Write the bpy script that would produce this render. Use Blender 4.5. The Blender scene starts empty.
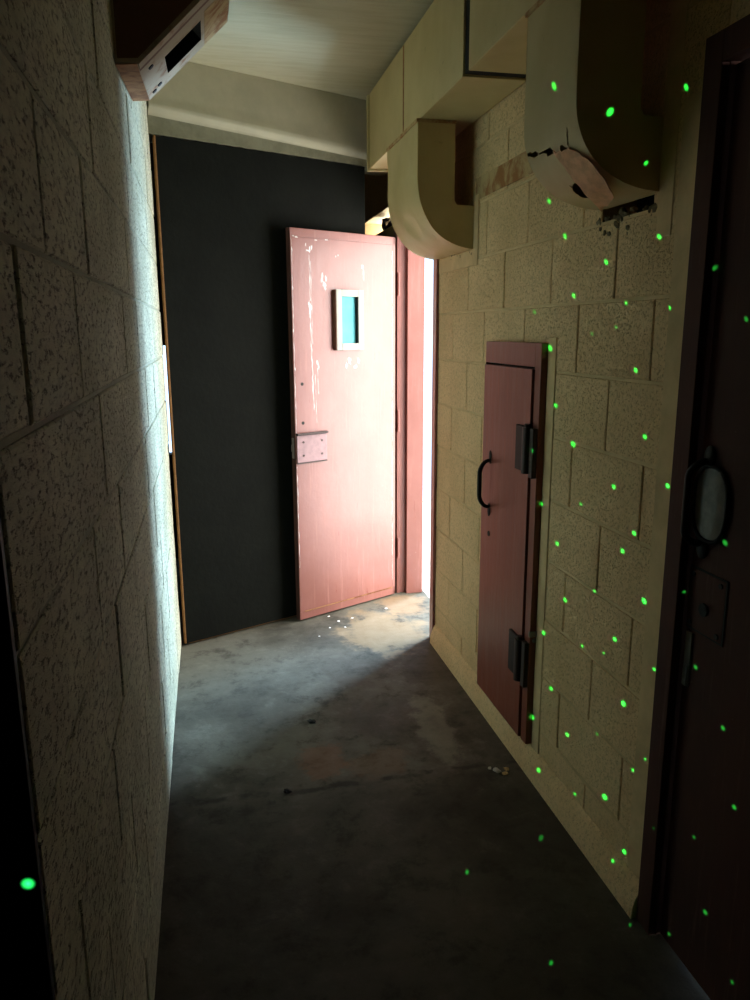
import bpy, bmesh, math, random
from mathutils import Vector, Matrix, noise
R = random.Random(7)
S = bpy.context.scene
COL = S.collection

# ------------------------------------------------------------------ helpers
def link(name, bm, mat, parent=None, smooth=None, loc=None):
    bmesh.ops.recalc_face_normals(bm, faces=bm.faces[:])
    me = bpy.data.meshes.new(name); bm.to_mesh(me); bm.free()
    o = bpy.data.objects.new(name, me); COL.objects.link(o)
    if isinstance(mat, (list, tuple)):
        for m in mat: me.materials.append(m)
    else: me.materials.append(mat)
    if parent: o.parent = parent
    if loc: o.location = loc
    if smooth is not None:
        for p in me.polygons: p.use_smooth = True
        try: me.set_sharp_from_angle(angle=math.radians(smooth))
        except Exception: pass
    return o
def tag(o, label, cat, group=None):
    o['label'] = label; o['category'] = cat; o['kind'] = 'thing'
    if group: o['group'] = group
    return o
def struct(o, label=None):
    o['kind'] = 'structure'
    if label: o['label'] = label
    return o
def empty(name, loc, rz=0):
    o = bpy.data.objects.new(name, None); COL.objects.link(o)
    o.location = loc; o.rotation_euler = (0, 0, rz); o.empty_display_size = .05
    return o
def box(bm, x0, x1, y0, y1, z0, z1, bev=0, mi=0, M=None):
    v = [bm.verts.new((x, y, z)) for x in (x0, x1) for y in (y0, y1) for z in (z0, z1)]
    fs = [bm.faces.new([v[i] for i in q]) for q in ((0,1,3,2),(4,6,7,5),(0,4,5,1),(2,3,7,6),(0,2,6,4),(1,5,7,3))]
    for f in fs: f.material_index = mi
    if bev:
        es = list({e for f in fs for e in f.edges})
        r = bmesh.ops.bevel(bm, geom=es, offset=bev, segments=2, profile=.5, affect='EDGES')
        vs = list({q for f in r['faces'] for q in f.verts} | {q for q in v if q.is_valid})
    else: vs = v
    if M is not None:
        bmesh.ops.transform(bm, matrix=M, verts=[q for q in vs if q.is_valid])
def cyl(bm, a, b, r, n=16, r2=None, bev=0):
    a = Vector(a); b = Vector(b); d = b - a
    M = Matrix.Translation((a + b) / 2) @ d.to_track_quat('Z', 'Y').to_matrix().to_4x4()
    bmesh.ops.create_cone(bm, cap_ends=True, segments=n, radius1=r, radius2=r if r2 is None else r2, depth=d.length, matrix=M)
def tube(bm, pts, r, n=10, closed=False):
    pts = [Vector(p) for p in pts]; rings = []; N = len(pts)
    for i, p in enumerate(pts):
        if closed: t = pts[(i+1) % N] - pts[i-1]
        else: t = pts[min(i+1, N-1)] - pts[max(i-1, 0)]
        t.normalize()
        up = Vector((0, 1, 0)) if abs(t.y) < .9 else Vector((1, 0, 0))
        a = t.cross(up).normalized(); b = t.cross(a)
        rr = r[i] if isinstance(r, (list, tuple)) else r
        rings.append([bm.verts.new(p + (a*math.cos(k*2*math.pi/n) + b*math.sin(k*2*math.pi/n))*rr) for k in range(n)])
    for i in range(N if closed else N-1):
        A, B = rings[i], rings[(i+1) % N]
        for k in range(n): bm.faces.new((A[k], A[(k+1) % n], B[(k+1) % n], B[k]))
    if not closed: bm.faces.new(rings[0][::-1]); bm.faces.new(rings[-1])
def prism_y(bm, prof, y0, y1, mi=0):
    """profile of (x, z) points carried along y"""
    A = [bm.verts.new((x, y0, z)) for x, z in prof]; B = [bm.verts.new((x, y1, z)) for x, z in prof]
    n = len(prof)
    for i in range(n):
        f = bm.faces.new((A[i], A[(i+1) % n], B[(i+1) % n], B[i])); f.material_index = mi
    f = bm.faces.new(A[::-1]); f.material_index = mi
    f = bm.faces.new(B); f.material_index = mi
def bevel_all(bm, off, seg=2, ang=30):
    es = [e for e in bm.edges if len(e.link_faces) == 2 and e.calc_face_angle(0) > math.radians(ang)]
    bmesh.ops.bevel(bm, geom=es, offset=off, segments=seg, profile=.5, affect='EDGES')

# ------------------------------------------------------------------ materials
class NT:
    def __init__(s, name):
        s.m = bpy.data.materials.new(name); s.m.use_nodes = True
        s.t = s.m.node_tree; s.b = s.t.nodes['Principled BSDF']
        s.tc = s.t.nodes.new('ShaderNodeTexCoord')
        s.geo = s.t.nodes.new('ShaderNodeNewGeometry')
    def n(s, typ, **kw):
        x = s.t.nodes.new(typ)
        for k, v in kw.items():
            if k in x.inputs: x.inputs[k].default_value = v
            else: setattr(x, k, v)
        return x
    def l(s, a, b): s.t.links.new(a, b)
    def pos(s, scale=(1, 1, 1)):
        mp = s.n('ShaderNodeMapping'); mp.inputs['Scale'].default_value = scale
        s.l(s.tc.outputs['Object'], mp.inputs['Vector']); return mp.outputs['Vector']
    def noise(s, sc, det=4, rough=.6, vec=None, dist=0):
        x = s.n('ShaderNodeTexNoise'); x.inputs['Scale'].default_value = sc; x.inputs['Detail'].default_value = det
        x.inputs['Roughness'].default_value = rough; x.inputs['Distortion'].default_value = dist
        s.l(vec if vec is not None else s.pos(), x.inputs['Vector']); return x.outputs['Fac']
    def vor(s, sc, vec=None):
        x = s.n('ShaderNodeTexVoronoi'); x.inputs['Scale'].default_value = sc
        s.l(vec if vec is not None else s.pos(), x.inputs['Vector']); return x.outputs['Distance']
    def ramp(s, fac, a, b, ca=0., cb=1.):
        x = s.n('ShaderNodeMapRange'); x.interpolation_type = 'SMOOTHSTEP'
        for k, v in zip(('From Min', 'From Max', 'To Min', 'To Max'), (a, b, ca, cb)): x.inputs[k].default_value = v
        s.l(fac, x.inputs['Value']); return x.outputs['Result']
    def mix(s, fac, a, b):
        x = s.n('ShaderNodeMix'); x.data_type = 'RGBA'
        for v, k in ((a, 6), (b, 7)):
            if hasattr(v, 'links') or hasattr(v, 'is_linked'): s.l(v, x.inputs[k])
            else: x.inputs[k].default_value = (*v, 1)
        if isinstance(fac, (int, float)): x.inputs[0].default_value = fac
        else: s.l(fac, x.inputs[0])
        return x.outputs[2]
    def math(s, op, a, b=0., c=None):
        x = s.n('ShaderNodeMath'); x.operation = op
        for v, k in ((a, 0), (b, 1)) + (((c, 2),) if c is not None else ()):
            if isinstance(v, (int, float)): x.inputs[k].default_value = v
            else: s.l(v, x.inputs[k])
        return x.outputs[0]
    def color(s, c):
        if isinstance(c, tuple): s.b.inputs['Base Color'].default_value = (*c, 1)
        else: s.l(c, s.b.inputs['Base Color'])
    def bump(s, h, strength=.5, dist=.004):
        x = s.n('ShaderNodeBump'); x.inputs['Strength'].default_value = strength; x.inputs['Distance'].default_value = dist
        s.l(h, x.inputs['Height']); s.l(x.outputs['Normal'], s.b.inputs['Normal'])
    def rough(s, r, metal=0, spec=.5):
        if isinstance(r, (int, float)): s.b.inputs['Roughness'].default_value = r
        else: s.l(r, s.b.inputs['Roughness'])
        s.b.inputs['Metallic'].default_value = metal
        s.b.inputs['Specular IOR Level'].default_value = spec

def block_mat(name, base, dirt, pit, pit_amount, bump_d, ps=150, fs=70, st=1, p0=.56, p1=.66):
    k = NT(name); pv = k.pos((1, st, 1))
    big = k.noise(2.3, 3); fine = k.noise(fs, 5, .75, pv); pits = k.noise(ps, 3, .7, pv)
    c = k.mix(k.ramp(big, .35, .7), base, dirt)
    c = k.mix(k.math('MULTIPLY', k.ramp(fine, .46, .66), .6), c, tuple(q*.62 for q in base))
    c = k.mix(k.math('MULTIPLY', k.ramp(pits, p0, p1), pit_amount), c, pit)
    k.color(c); k.rough(.8, 0, .25)
    h = k.math('SUBTRACT', fine, k.math('MULTIPLY', k.ramp(pits, .52, .68), .9))
    k.bump(h, .8, bump_d); return k.m
M_BLOCK_R = block_mat('cream_block_paint', (.80, .585, .31), (.68, .485, .24), (.24, .19, .10), .5, .004)
M_BLOCK_L = block_mat('worn_block_paint', (.68, .68, .50), (.47, .47, .32), (.10, .095, .065), .8, .006, 110, 48, .4, .50, .70)

def plain(name, c, rough=.6, var=.25, sc=8, bump=.0015, spec=.4, metal=0, bsc=60):
    k = NT(name); n1 = k.noise(sc, 5, .65)
    k.color(k.mix(k.ramp(n1, .3, .75), c, tuple(q*(1-var) for q in c)))
    k.rough(rough, metal, spec); k.bump(k.noise(bsc, 4), .5, bump); return k.m
M_SMOOTH = plain('cream_plaster', (.50, .47, .33), .7, .2, 4, .001, .3, 0, 40)
M_OLIVE = plain('olive_plaster', (.25, .245, .16), .85, .4, 9, .002, .2)
M_MORTAR_L = plain('grey_mortar', (.45, .46, .34), .85, .3, 9, .002, .2)
M_RUBBLE = plain('broken_mortar', (.26, .21, .12), .9, .5, 40, .002, .2)
M_MORTAR = plain('painted_mortar', (.73, .54, .285), .85, .3, 6, .002, .2)

def concrete():
    k = NT('stained_concrete')
    big = k.noise(1.6, 6, .62, dist=.4); mid = k.noise(7, 8, .74, dist=.12); fine = k.noise(90, 4, .7)
    c = k.mix(k.ramp(big, .36, .66), (.128, .121, .093), (.054, .049, .035))
    c = k.mix(k.math('MULTIPLY', k.ramp(mid, .50, .66), .7), c, (.035, .031, .024))
    c = k.mix(k.math('MULTIPLY', k.ramp(mid, .46, .30), .35), c, (.215, .205, .165))
    # rust and clay stains, each with a ragged outline
    def stain(c, x, y, sx, sy, col, amt, nsc=6):
        sp = k.n('ShaderNodeSeparateXYZ'); k.l(k.tc.outputs['Object'], sp.inputs[0])
        dx = k.math('MULTIPLY', k.math('SUBTRACT', sp.outputs[0], x), 1/sx); dy = k.math('MULTIPLY', k.math('SUBTRACT', sp.outputs[1], y), 1/sy)
        d = k.math('SQRT', k.math('ADD', k.math('MULTIPLY', dx, dx), k.math('MULTIPLY', dy, dy)))
        d = k.math('ADD', d, k.math('MULTIPLY', k.math('SUBTRACT', k.noise(nsc, 6, .7), .5), 2.2))
        return k.mix(k.math('MULTIPLY', k.ramp(d, 1.05, .6), amt), c, col)
    c = stain(c, .34, 2.48, .10, .13, (.22, .10, .05), .45, 9)
    c = stain(c, .52, 2.42, .14, .10, (.20, .11, .06), .35, 9)
    c = stain(c, .82, 3.62, .24, .34, (.30, .20, .10), .5, 7)
    c = stain(c, 1.02, 3.95, .16, .20, (.32, .19, .09), .45, 7)
    c = stain(c, .55, 3.2, .12, .25, (.07, .06, .045), .5, 8)
    c = stain(c, .95, 3.1, .16, .35, (.06, .052, .04), .6, 8)
    c = stain(c, .62, 2.75, .22, .16, (.08, .07, .055), .55, 8)
    c = stain(c, .80, 2.62, .08, .30, (.34, .31, .25), .3, 10)
    # saw joint across the slab
    sp = k.n('ShaderNodeSeparateXYZ'); k.l(k.tc.outputs['Object'], sp.inputs[0])
    w = k.math('ADD', sp.outputs[1], k.math('MULTIPLY', k.noise(5, 4), .10))
    dj = k.math('ABSOLUTE', k.math('SUBTRACT', w, 2.36))
    c = k.mix(k.math('MULTIPLY', k.ramp(dj, .022, .004), k.ramp(k.noise(9, 3), .42, .56, .1, .85)), c, (.035, .03, .022))
    c = k.mix(k.math('MULTIPLY', k.ramp(w, 2.46, 2.20), .5), c, (.03, .03, .02))   # near floor painted darker, for the light fading towards the viewer
    k.color(c); k.rough(k.ramp(mid, .3, .7, .6, .85), 0, .2)
    k.bump(k.math('ADD', k.math('MULTIPLY', mid, .8), k.math('MULTIPLY', fine, .35)), .45, .006); return k.m
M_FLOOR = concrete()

def ceiling_mat():
    k = NT('board_marked_ceiling')
    st = k.noise(5, 5, .6, k.pos((1, 7, 1))); fine = k.noise(60, 4)
    c = k.mix(k.ramp(st, .35, .7), (.48, .44, .29), (.43, .39, .25)); k.color(c); k.rough(.75, 0, .3)
    sp = k.n('ShaderNodeSeparateXYZ'); k.l(k.tc.outputs['Object'], sp.inputs[0])
    fr = k.math('FRACT', k.math('MULTIPLY', sp.outputs[1], 1/.145))
    line = k.ramp(k.math('ABSOLUTE', k.math('SUBTRACT', fr, .5)), .02, .0)
    k.bump(k.math('ADD', k.math('ADD', st, k.math('MULTIPLY', fine, .3)), k.math('MULTIPLY', line, 1.2)), .45, .005); return k.m
M_CEIL = ceiling_mat()

def duct_mat():
    k = NT('cream_painted_sheet_metal')
    a = k.noise(3.5, 5); b = k.noise(14, 6, .72, dist=.5); f = k.noise(160, 3)
    c = k.mix(k.ramp(a, .35, .7), (.58, .46, .22), (.50, .385, .17))
    c = k.mix(k.math('MULTIPLY', k.ramp(b, .64, .74), .5), c, (.22, .18, .08)); k.color(c)
    k.rough(.55, 0, .45); k.bump(k.math('ADD', k.math('MULTIPLY', a, 1.5), k.math('MULTIPLY', f, .15)), .35, .006); return k.m
M_DUCT = duct_mat()
M_GAP_SHADE = plain('gap_shade_black', (.006, .006, .005), .9, .3)  # near black, paints the shade inside duct gaps and the vent slot

def red_paint(name, base, deep, wear, ro=.34, spec=.5):
    k = NT(name)
    a = k.noise(3, 5); v = k.noise(9, 5, .7, k.pos((5, 5, .35))); b = k.noise(38, 5, .75)
    c = k.mix(k.ramp(a, .35, .7), base, deep)
    c = k.mix(k.math('MULTIPLY', k.ramp(v, .52, .72), .35), c, tuple(min(1, q*1.5+.05) for q in base))
    c = k.mix(k.math('MULTIPLY', k.ramp(b, .66, .74), wear), c, (.62, .50, .46)); k.color(c)
    k.rough(k.ramp(v, .3, .7, ro, ro+.16), 0, spec); k.bump(k.math('ADD', k.noise(20, 4), k.math('MULTIPLY', b, .4)), .3, .003); return k.m
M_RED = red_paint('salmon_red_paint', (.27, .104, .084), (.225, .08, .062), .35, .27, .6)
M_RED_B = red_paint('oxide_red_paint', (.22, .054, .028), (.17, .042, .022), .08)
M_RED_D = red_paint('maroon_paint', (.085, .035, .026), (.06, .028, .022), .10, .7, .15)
def rusty(name, base, rust, lo=.42, hi=.6):
    k = NT(name); a = k.noise(11, 6, .7, dist=.4)
    k.color(k.mix(k.ramp(a, lo, hi), base, rust)); k.rough(.75, 0, .3); k.bump(k.noise(45, 5, .7), .5, .003); return k.m
M_RUST = rusty('rusted_cream_steel', (.50, .36, .17), (.30, .13, .04))
M_RUST2 = rusty('rusted_steel', (.34, .17, .07), (.16, .06, .02))
M_BOX = rusty('stained_cream_steel', (.42, .345, .24), (.26, .12, .055), .5, .68)
M_BROWN = plain('brown_steel', (.17, .08, .05), .7, .3, 5)
M_BLACKBOARD = plain('black_painted_plywood', (.0085, .0098, .0074), .85, .35, 6, .003, .12, 0, 35)
M_WOOD = plain('raw_wood_edge', (.34, .16, .05), .75, .4, 25, .002)
M_IRON = plain('dark_iron', (.014, .011, .009), .6, .3, 20, .001, .3, .1)
M_IRON_R = plain('brown_iron', (.045, .024, .018), .55, .3, 20, .001, .4)
M_WHITE = plain('white_primer', (.82, .80, .77), .7, .15, 20)
M_PALE = plain('pale_grey_paint', (.36, .375, .33), .6, .25, 12, .001, .2)
M_LILAC = plain('scuffed_lock_plate', (.27, .165, .17), .5, .25, 30, .0008, .6, .25)
M_STEEL = plain('worn_steel', (.30, .28, .26), .45, .3, 20, .001, .5, .5)
M_NAVY = plain('dark_navy_paint', (.018, .021, .042), .6, .3)
M_WORN = plain('worn_grey_paint', (.24, .235, .20), .6, .45, 22, .001)
M_VOID = plain('near_black', (.03, .03, .028), .95, .3)  # near black for the dark of voids, gaps and holes, also black chips
M_FLAP = plain('bare_pink_metal', (.85, .47, .25), .7, .3, 30, .002)
M_PLASTIC = plain('black_plastic', (.012, .013, .015), .25, .2, 10, .01, .6, 0, 14)
M_CEMENT = plain('light_cement', (.5, .49, .46), .85, .2)
def pane_mat():
    k = NT('cyan_glazing'); a = k.noise(6, 3)
    k.color(k.mix(k.ramp(a, .3, .7), (.08, .40, .44), (.13, .45, .48))); k.rough(.25, 0, .12)
    return k.m
M_PANE = pane_mat()

# ------------------------------------------------------------------ room numbers (metres; x across, y along the passage)
XL, XR = -.192, 1.045
ZC = 2.65            # ceiling
YB, YE = -1.2, 5.2   # closing walls behind the viewer / beyond the board
ZBOARD = 2.34
Y0L = .747           # near corner of the left wall
DY0, DY1, DZ = 3.45, 4.21, 2.07      # exit opening in the right wall
CY0, CY1, CZ = .66, 1.497, 2.05       # near door opening
def by(x): return 3.645 + (x + .175)*.46    # the board runs across at a slant

def subtract(rects, ops):
    for (a0, a1, b0, b1) in ops:
        out = []
        for (y0, y1, z0, z1) in rects:
            if a1 <= y0 or a0 >= y1 or b1 <= z0 or b0 >= z1: out.append((y0, y1, z0, z1)); continue
            if y0 < a0: out.append((y0, a0, z0, z1))
            if y1 > a1: out.append((a1, y1, z0, z1))
            m0, m1 = max(y0, a0), min(y1, a1)
            if z0 < b0: out.append((m0, m1, z0, b0))
            if z1 > b1: out.append((m0, m1, b1, z1))
        rects = out
    return rects
def block_wall(name, x, sgn, thick, y0, y1, z0, z1, zph, ln, yph, ops, mats, jit=.0012, bed=.0025, ev=.0035, rec=.008, gap=.0030):
    """running-bond block wall: backing slab, recessed bed joints, bevelled blocks. sgn = which way the slab lies."""
    bm = bmesh.new()
    for (a, b, c, d) in subtract([(y0, y1, z0, z1)], ops):
        xa, xb = sorted((x + sgn*rec, x + sgn*thick)); box(bm, xa, xb, a, b, c, d, mi=1)
    k = math.floor((z0 - zph)/.2)
    while zph + k*.2 < z1:
        za = zph + k*.2; zb = za + .2
        for (a, b, c, d) in subtract([(y0, y1, max(z0, za-.0045), min(z1, za+.0045))], ops):   # bed joint fill
            if d > c:
                xa, xb = sorted((x + sgn*(bed + R.random()*.0015), x + sgn*(rec+.002))); box(bm, xa, xb, a, b, c, d, mi=1)
        off = yph + (ln/2 if k % 2 else 0)
        j = math.floor((y0 - off)/ln)
        while off + j*ln < y1:
            ya = off + j*ln; yb = ya + ln; g = gap + R.random()*.002
            rr = (max(y0, ya+g), min(y1, yb-g), max(z0, za+.004), min(z1, zb-.004))
            dx = sgn*(R.random()-.5)*2*jit
            if rr[1]-rr[0] > .01 and rr[3]-rr[2] > .01:
                for (a, b, c, d) in subtract([rr], ops):
                    if b-a < .008 or d-c < .008: continue
                    e = min(ev, (b-a)*.3, (d-c)*.3); xf = x + dx; xk = x + sgn*(rec+.002); w = e*.8*sgn
                    A = [bm.verts.new((xk, p, q)) for p, q in ((a, c), (b, c), (b, d), (a, d))]
                    Bm = [bm.verts.new((xf + w, p, q)) for p, q in ((a, c), (b, c), (b, d), (a, d))]
                    F = [bm.verts.new((xf, p, q)) for p, q in ((a+e, c+e), (b-e, c+e), (b-e, d-e), (a+e, d-e))]
                    for i in range(4):
                        n = (i+1) % 4
                        bm.faces.new((A[i], A[n], Bm[n], Bm[i])); bm.faces.new((Bm[i], Bm[n], F[n], F[i]))
                    bm.faces.new(F); bm.faces.new(A[::-1])
            j += 1
        k += 1
    return struct(link(name, bm, mats))

# ------------------------------------------------------------------ shell
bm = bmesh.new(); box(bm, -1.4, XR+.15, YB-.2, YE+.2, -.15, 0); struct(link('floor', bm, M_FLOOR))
bm = bmesh.new(); box(bm, -1.4, XR+.2, YB-.2, YE+.2, ZC, ZC+.15); struct(link('ceiling', bm, M_CEIL))
block_wall('wall_left', XL, -1, .2, Y0L, 3.70, 0, ZC, .006, .37, 1.275 - 10*.37 + .185, [], [M_BLOCK_L, M_MORTAR_L], .0018, .003, .003, .0055, .002)
gapops = [(4.32, 5.15, 2.085, 2.195)]
boots = [(2.985, 3.455, 1.835, 1.985), (1.72, 1.965, 1.79, 1.985)]
block_wall('wall_right', XR, 1, .15, YB, YE, 0, ZC, -.014, .386, 1.683 - 12*.386 + .193,
           [(DY0, DY1, -1, DZ), (CY0, CY1, -1, CZ)] + gapops + boots, [M_BLOCK_R, M_MORTAR], .0008, .0008, .0022, .005, .0022)
bm = bmesh.new(); box(bm, -1.4, XR+.2, YB-.2, YB, 0, ZC); struct(link('wall_back', bm, M_VOID))
bm = bmesh.new()
for (a, b, c, d) in boots: box(bm, XR+.10, XR+.149, a-.01, b+.01, c-.01, d+.01)
struct(link('wall_right_blanking', bm, M_VOID))  # added dark plates, keep the bright outside from showing through the outlets
# dark side room beyond the near corner, and the space shut off behind the board
bm = bmesh.new(); box(bm, -1.4, -1.2, YB, YE, 0, ZC); struct(link('wall_side_room', bm, M_VOID))
bm = bmesh.new(); box(bm, -1.2, XL-.2, 1.6, 1.7, 0, ZC); struct(link('wall_side_room_end', bm, M_VOID))
bm = bmesh.new()
for (a, b, c, d) in subtract([(-1.4, XR+.2, 0, ZC)], [(-.30, -.222, .72, 1.43), (-.252, -.232, .03, .56)]):
    box(bm, a, b, YE, YE+.1, c, d)
struct(link('wall_far', bm, M_VOID))
# band of wall over the board, with a rounded lip along it
bm = bmesh.new()
ux = Vector((1, .46, 0)).normalized(); nx = Vector((ux.y, -ux.x, 0))
def band(p0, p1, prof):
    A = []; B = []
    for (t, z) in prof:
        zr = z - .075*max(0, 1-abs(z-2.436)/.07) if z > 2.36 else z
        zl = z
        a = Vector((p0, by(p0), zl)) + nx*t; b = Vector((p1, by(p1), zr)) + nx*t
        A.append(bm.verts.new(a)); B.append(bm.verts.new(b))
    n = len(prof)
    for i in range(n): bm.faces.new((A[i], A[(i+1) % n], B[(i+1) % n], B[i])).material_index = 1 if i in (0, 1, 2) else 0  # lower faces take the darker olive material
    bm.faces.new(A[::-1]); bm.faces.new(B)
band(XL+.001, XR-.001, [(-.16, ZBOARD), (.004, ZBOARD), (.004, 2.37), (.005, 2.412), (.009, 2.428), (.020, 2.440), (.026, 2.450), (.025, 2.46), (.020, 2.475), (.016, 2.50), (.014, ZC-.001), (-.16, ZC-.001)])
struct(link('wall_end', bm, [M_SMOOTH, M_OLIVE], smooth=50))
# cement cove along the foot of the right wall
def cove(name, y0, y1):
    bm = bmesh.new()
    prism_y(bm, [(XR+.004, 0), (XR-.030, 0), (XR-.027, .035), (XR-.019, .062), (XR-.010, .082), (XR-.002, .095), (XR+.004, .097)], y0, y1)
    return struct(link(name, bm, M_BLOCK_R, smooth=60))
cove('baseboard_right', CY1+.046, DY0-.03)
# smooth plaster margins beside the access door and at the near door
bm = bmesh.new()
for y0, y1, z0, z1 in ((2.198, 2.254, .09, 1.49), (1.544, 1.62, .10, 2.0), (2.752, 2.80, .09, 1.2)): box(bm, XR-.0035, XR+.004, y0, y1, z0, z1, .0015)
struct(link('trim_1', bm, M_MORTAR))
# plaster patches squared up around the two duct outlets
bm = bmesh.new()
box(bm, XR-.004, XR+.004, 2.925, 2.98, 1.76, 2.02, .0015); box(bm, XR-.004, XR+.004, 2.98, 3.43, 1.762, 1.822, .0015)
box(bm, XR-.0015, XR+.004, 1.640, 1.700, 1.72, 2.25, .0015)
struct(link('trim_2', bm, M_MORTAR))
# rusted lintel band let into the wall between the ducts
bm = bmesh.new(); box(bm, XR-.003, XR+.006, 2.30, 2.96, 2.000, 2.078, .001); struct(link('trim_3', bm, M_RUST))
# broken mortar rubble under the near outlet
bm = bmesh.new()
for i in range(46):
    y = 1.70 + R.random()*.29; z = 1.770 + R.random()*.036 - (.03 if R.random() < .25 else 0); s = .004 + R.random()*.008
    M = Matrix.Translation((XR + .004 + R.random()*.006, y, z)) @ Matrix.Rotation(R.random()*6, 4, (R.random(), R.random(), .3)) @ Matrix.Diagonal((s*.8, s*1.5, s, 1))
    bmesh.ops.create_icosphere(bm, subdivisions=1, radius=1, matrix=M)
for i in range(30):
    y = 2.98 + R.random()*.33; z = 1.805 + R.random()*.018; s = .003 + R.random()*.006
    M = Matrix.Translation((XR + .001 + R.random()*.004, y, z)) @ Matrix.Rotation(R.random()*6, 4, (R.random(), R.random(), .3)) @ Matrix.Diagonal((s*.8, s*1.5, s, 1))
    bmesh.ops.create_icosphere(bm, subdivisions=1, radius=1, matrix=M)
struct(link('trim_4', bm, M_RUBBLE))

# ------------------------------------------------------------------ exit door frame
bm = bmesh.new()
T = 2.006
# far jamb: casing, rabbet, stop
box(bm, XR-.014, XR+.004, 4.172, 4.238, 0, T+.07, .002)
box(bm, XR+.004, XR+.040, 4.178, 4.209, 0, T+.05, .001)
box(bm, XR+.040, XR+.136, 4.150, 4.209, 0, T+.05, .002)
# near jamb
box(bm, XR-.014, XR+.004, 3.432, 3.486, 0, T+.07, .002)
box(bm, XR+.004, XR+.150, 3.452, 3.482, 0, T+.05, .002)
# head
box(bm, XR-.0135, XR+.004, 3.486, 4.172, T+.012, T+.07, .002)
box(bm, XR+.004, XR+.150, 3.482, 4.150, T+.015, T+.055, .002)
struct(link('trim_5', bm, M_RED))

# ------------------------------------------------------------------ the open exit door (local x: hinge -> free edge, y: towards the passage, z up)
H = Vector((1.035, 4.153, 0)); F = Vector((.418, 3.839, 0)); u = (F - H).normalized()
D = empty('steel_door', H, math.atan2(u.y, u.x))
tag(D, 'salmon pink steel door with small cyan window standing open against the black board', 'door')
bm = bmesh.new(); box(bm, .026, .690, -.034, -.0015, .008, 2.0, .002)
box(bm, .026, .040, -.0025, .0, .010, 1.998); box(bm, .026, .688, -.0025, .0, .010, .052); box(bm, .026, .688, -.0025, .0, 1.962, 1.998)
link('panel', bm, M_RED, D)
bm = bmesh.new(); box(bm, .690, .6912, -.0335, -.002, .009, 1.999); link('shaded_edge', bm, M_RED_D, D)  # free edge coloured maroon for the shade it stands in
bm = bmesh.new(); box(bm, .004, .026, -.034, -.020, .008, 2.0, .001); link('hinge_gap_shade', bm, M_RED_D, D)  # recessed maroon strip, painted for the dark gap at the hinges
bm = bmesh.new(); box(bm, .043, .6885, -.002, .0012, .0555, 1.958, .0008); link('face_sheet', bm, M_RED, D)
# bottom seam: bent strip with rust showing
bm = bmesh.new(); box(bm, .05, .66, .0, .004, .050, .0545, .001); link('seam_strip', bm, M_RUST2, D)
bm = bmesh.new()
w0, w1, v0, v1 = .262, .437, 1.417, 1.720; g0, g1, q0, q1 = .296, .403, 1.452, 1.686
box(bm, w0, g0, .001, .026, v0, v1, .002); box(bm, g1, w1, .001, .026, v0, v1, .002)
box(bm, g0, g1, .001, .0258, v0, q0, .002); box(bm, g0, g1, .001, .0258, q1, v1, .002)
wf = link('window_frame', bm, M_PALE, D); wf['label'] = 'pale grey raised window frame'
bm = bmesh.new(); box(bm, w1+.0002, w1+.004, .001, .025, v0+.002, v1-.002, .0008); link('shaded_return', bm, M_BROWN, wf)  # brown facing, paints the shadowed side of the window frame
bm = bmesh.new(); box(bm, g0, g0+.003, .0015, .0225, q0, q1); link('recess_shade', bm, M_IRON, wf)  # dark strip, paints the unlit inner side of the window recess
bm = bmesh.new(); box(bm, g0, g1, .0013, .004, q0, q1); pn = link('pane', bm, M_PANE, wf); pn['label'] = 'cyan window pane'
bm = bmesh.new(); box(bm, .498, .684, .001, .0065, .857, .996, .0015); lp = link('lock_plate', bm, M_LILAC, D); lp['label'] = 'scuffed lilac grey lock plate'
for a in (.53, .645):
    for b in (.893, .962):
        bm = bmesh.new(); cyl(bm, (a, .006, b), (a, .0085, b), .0055, 12); link('screw', bm, M_IRON_R, lp)
bm = bmesh.new(); box(bm, .496, .688, .001, .020, .998, 1.009, .002); link('ledge_bar', bm, M_IRON_R, D)
bm = bmesh.new(); box(bm, .498, .682, .001, .009, .851, .857, .0015); link('plate_lip', bm, M_IRON_R, D)
bm = bmesh.new(); box(bm, .6905, .694, -.028, -.010, .88, .985, .0015); box(bm, .693, .700, -.025, -.013, .915, .95, .001); link('latch', bm, M_STEEL, D)
for b in (1.059, 1.255):
    bm = bmesh.new(); cyl(bm, (.641, .0, b), (.641, .0022, b), .0085, 14); link('bolt_hole', bm, M_VOID, D)
for b in (.28, 1.02, 1.76):
    bm = bmesh.new(); cyl(bm, (-.004, -.004, b-.06), (-.004, -.004, b+.06), .0075, 14); link('hinge', bm, M_RED, D)
# chipped paint: ragged flakes and long scratches
bm = bmesh.new()
def flake(cx, cz, sx, sz, n=11, seed=0):
    r = random.Random(seed); vs = []
    for i in range(n):
        a = i*2*math.pi/n; q = .35 + .9*r.random(); vs.append(bm.verts.new((cx + math.cos(a)*sx*q, .0018, cz + math.sin(a)*sz*q)))
    c = bm.verts.new((cx, .0022, cz))
    for i in range(n): bm.faces.new((c, vs[i], vs[(i+1) % n]))
def streak(x0, z0, x1, z1, w, seed=0):
    r = random.Random(seed); n = max(4, int(abs(z1-z0)/.02)); L = []; Rr = []
    for i in range(n+1):
        t = i/n; ww = w*(.15 + r.random()); x = x0 + (x1-x0)*t + (r.random()-.5)*w; z = z0 + (z1-z0)*t
        L.append(bm.verts.new((x-ww/2, .0017, z))); Rr.append(bm.verts.new((x+ww/2, .0017, z)))
    for i in range(n): bm.faces.new((L[i], L[i+1], Rr[i+1], Rr[i]))
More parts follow.
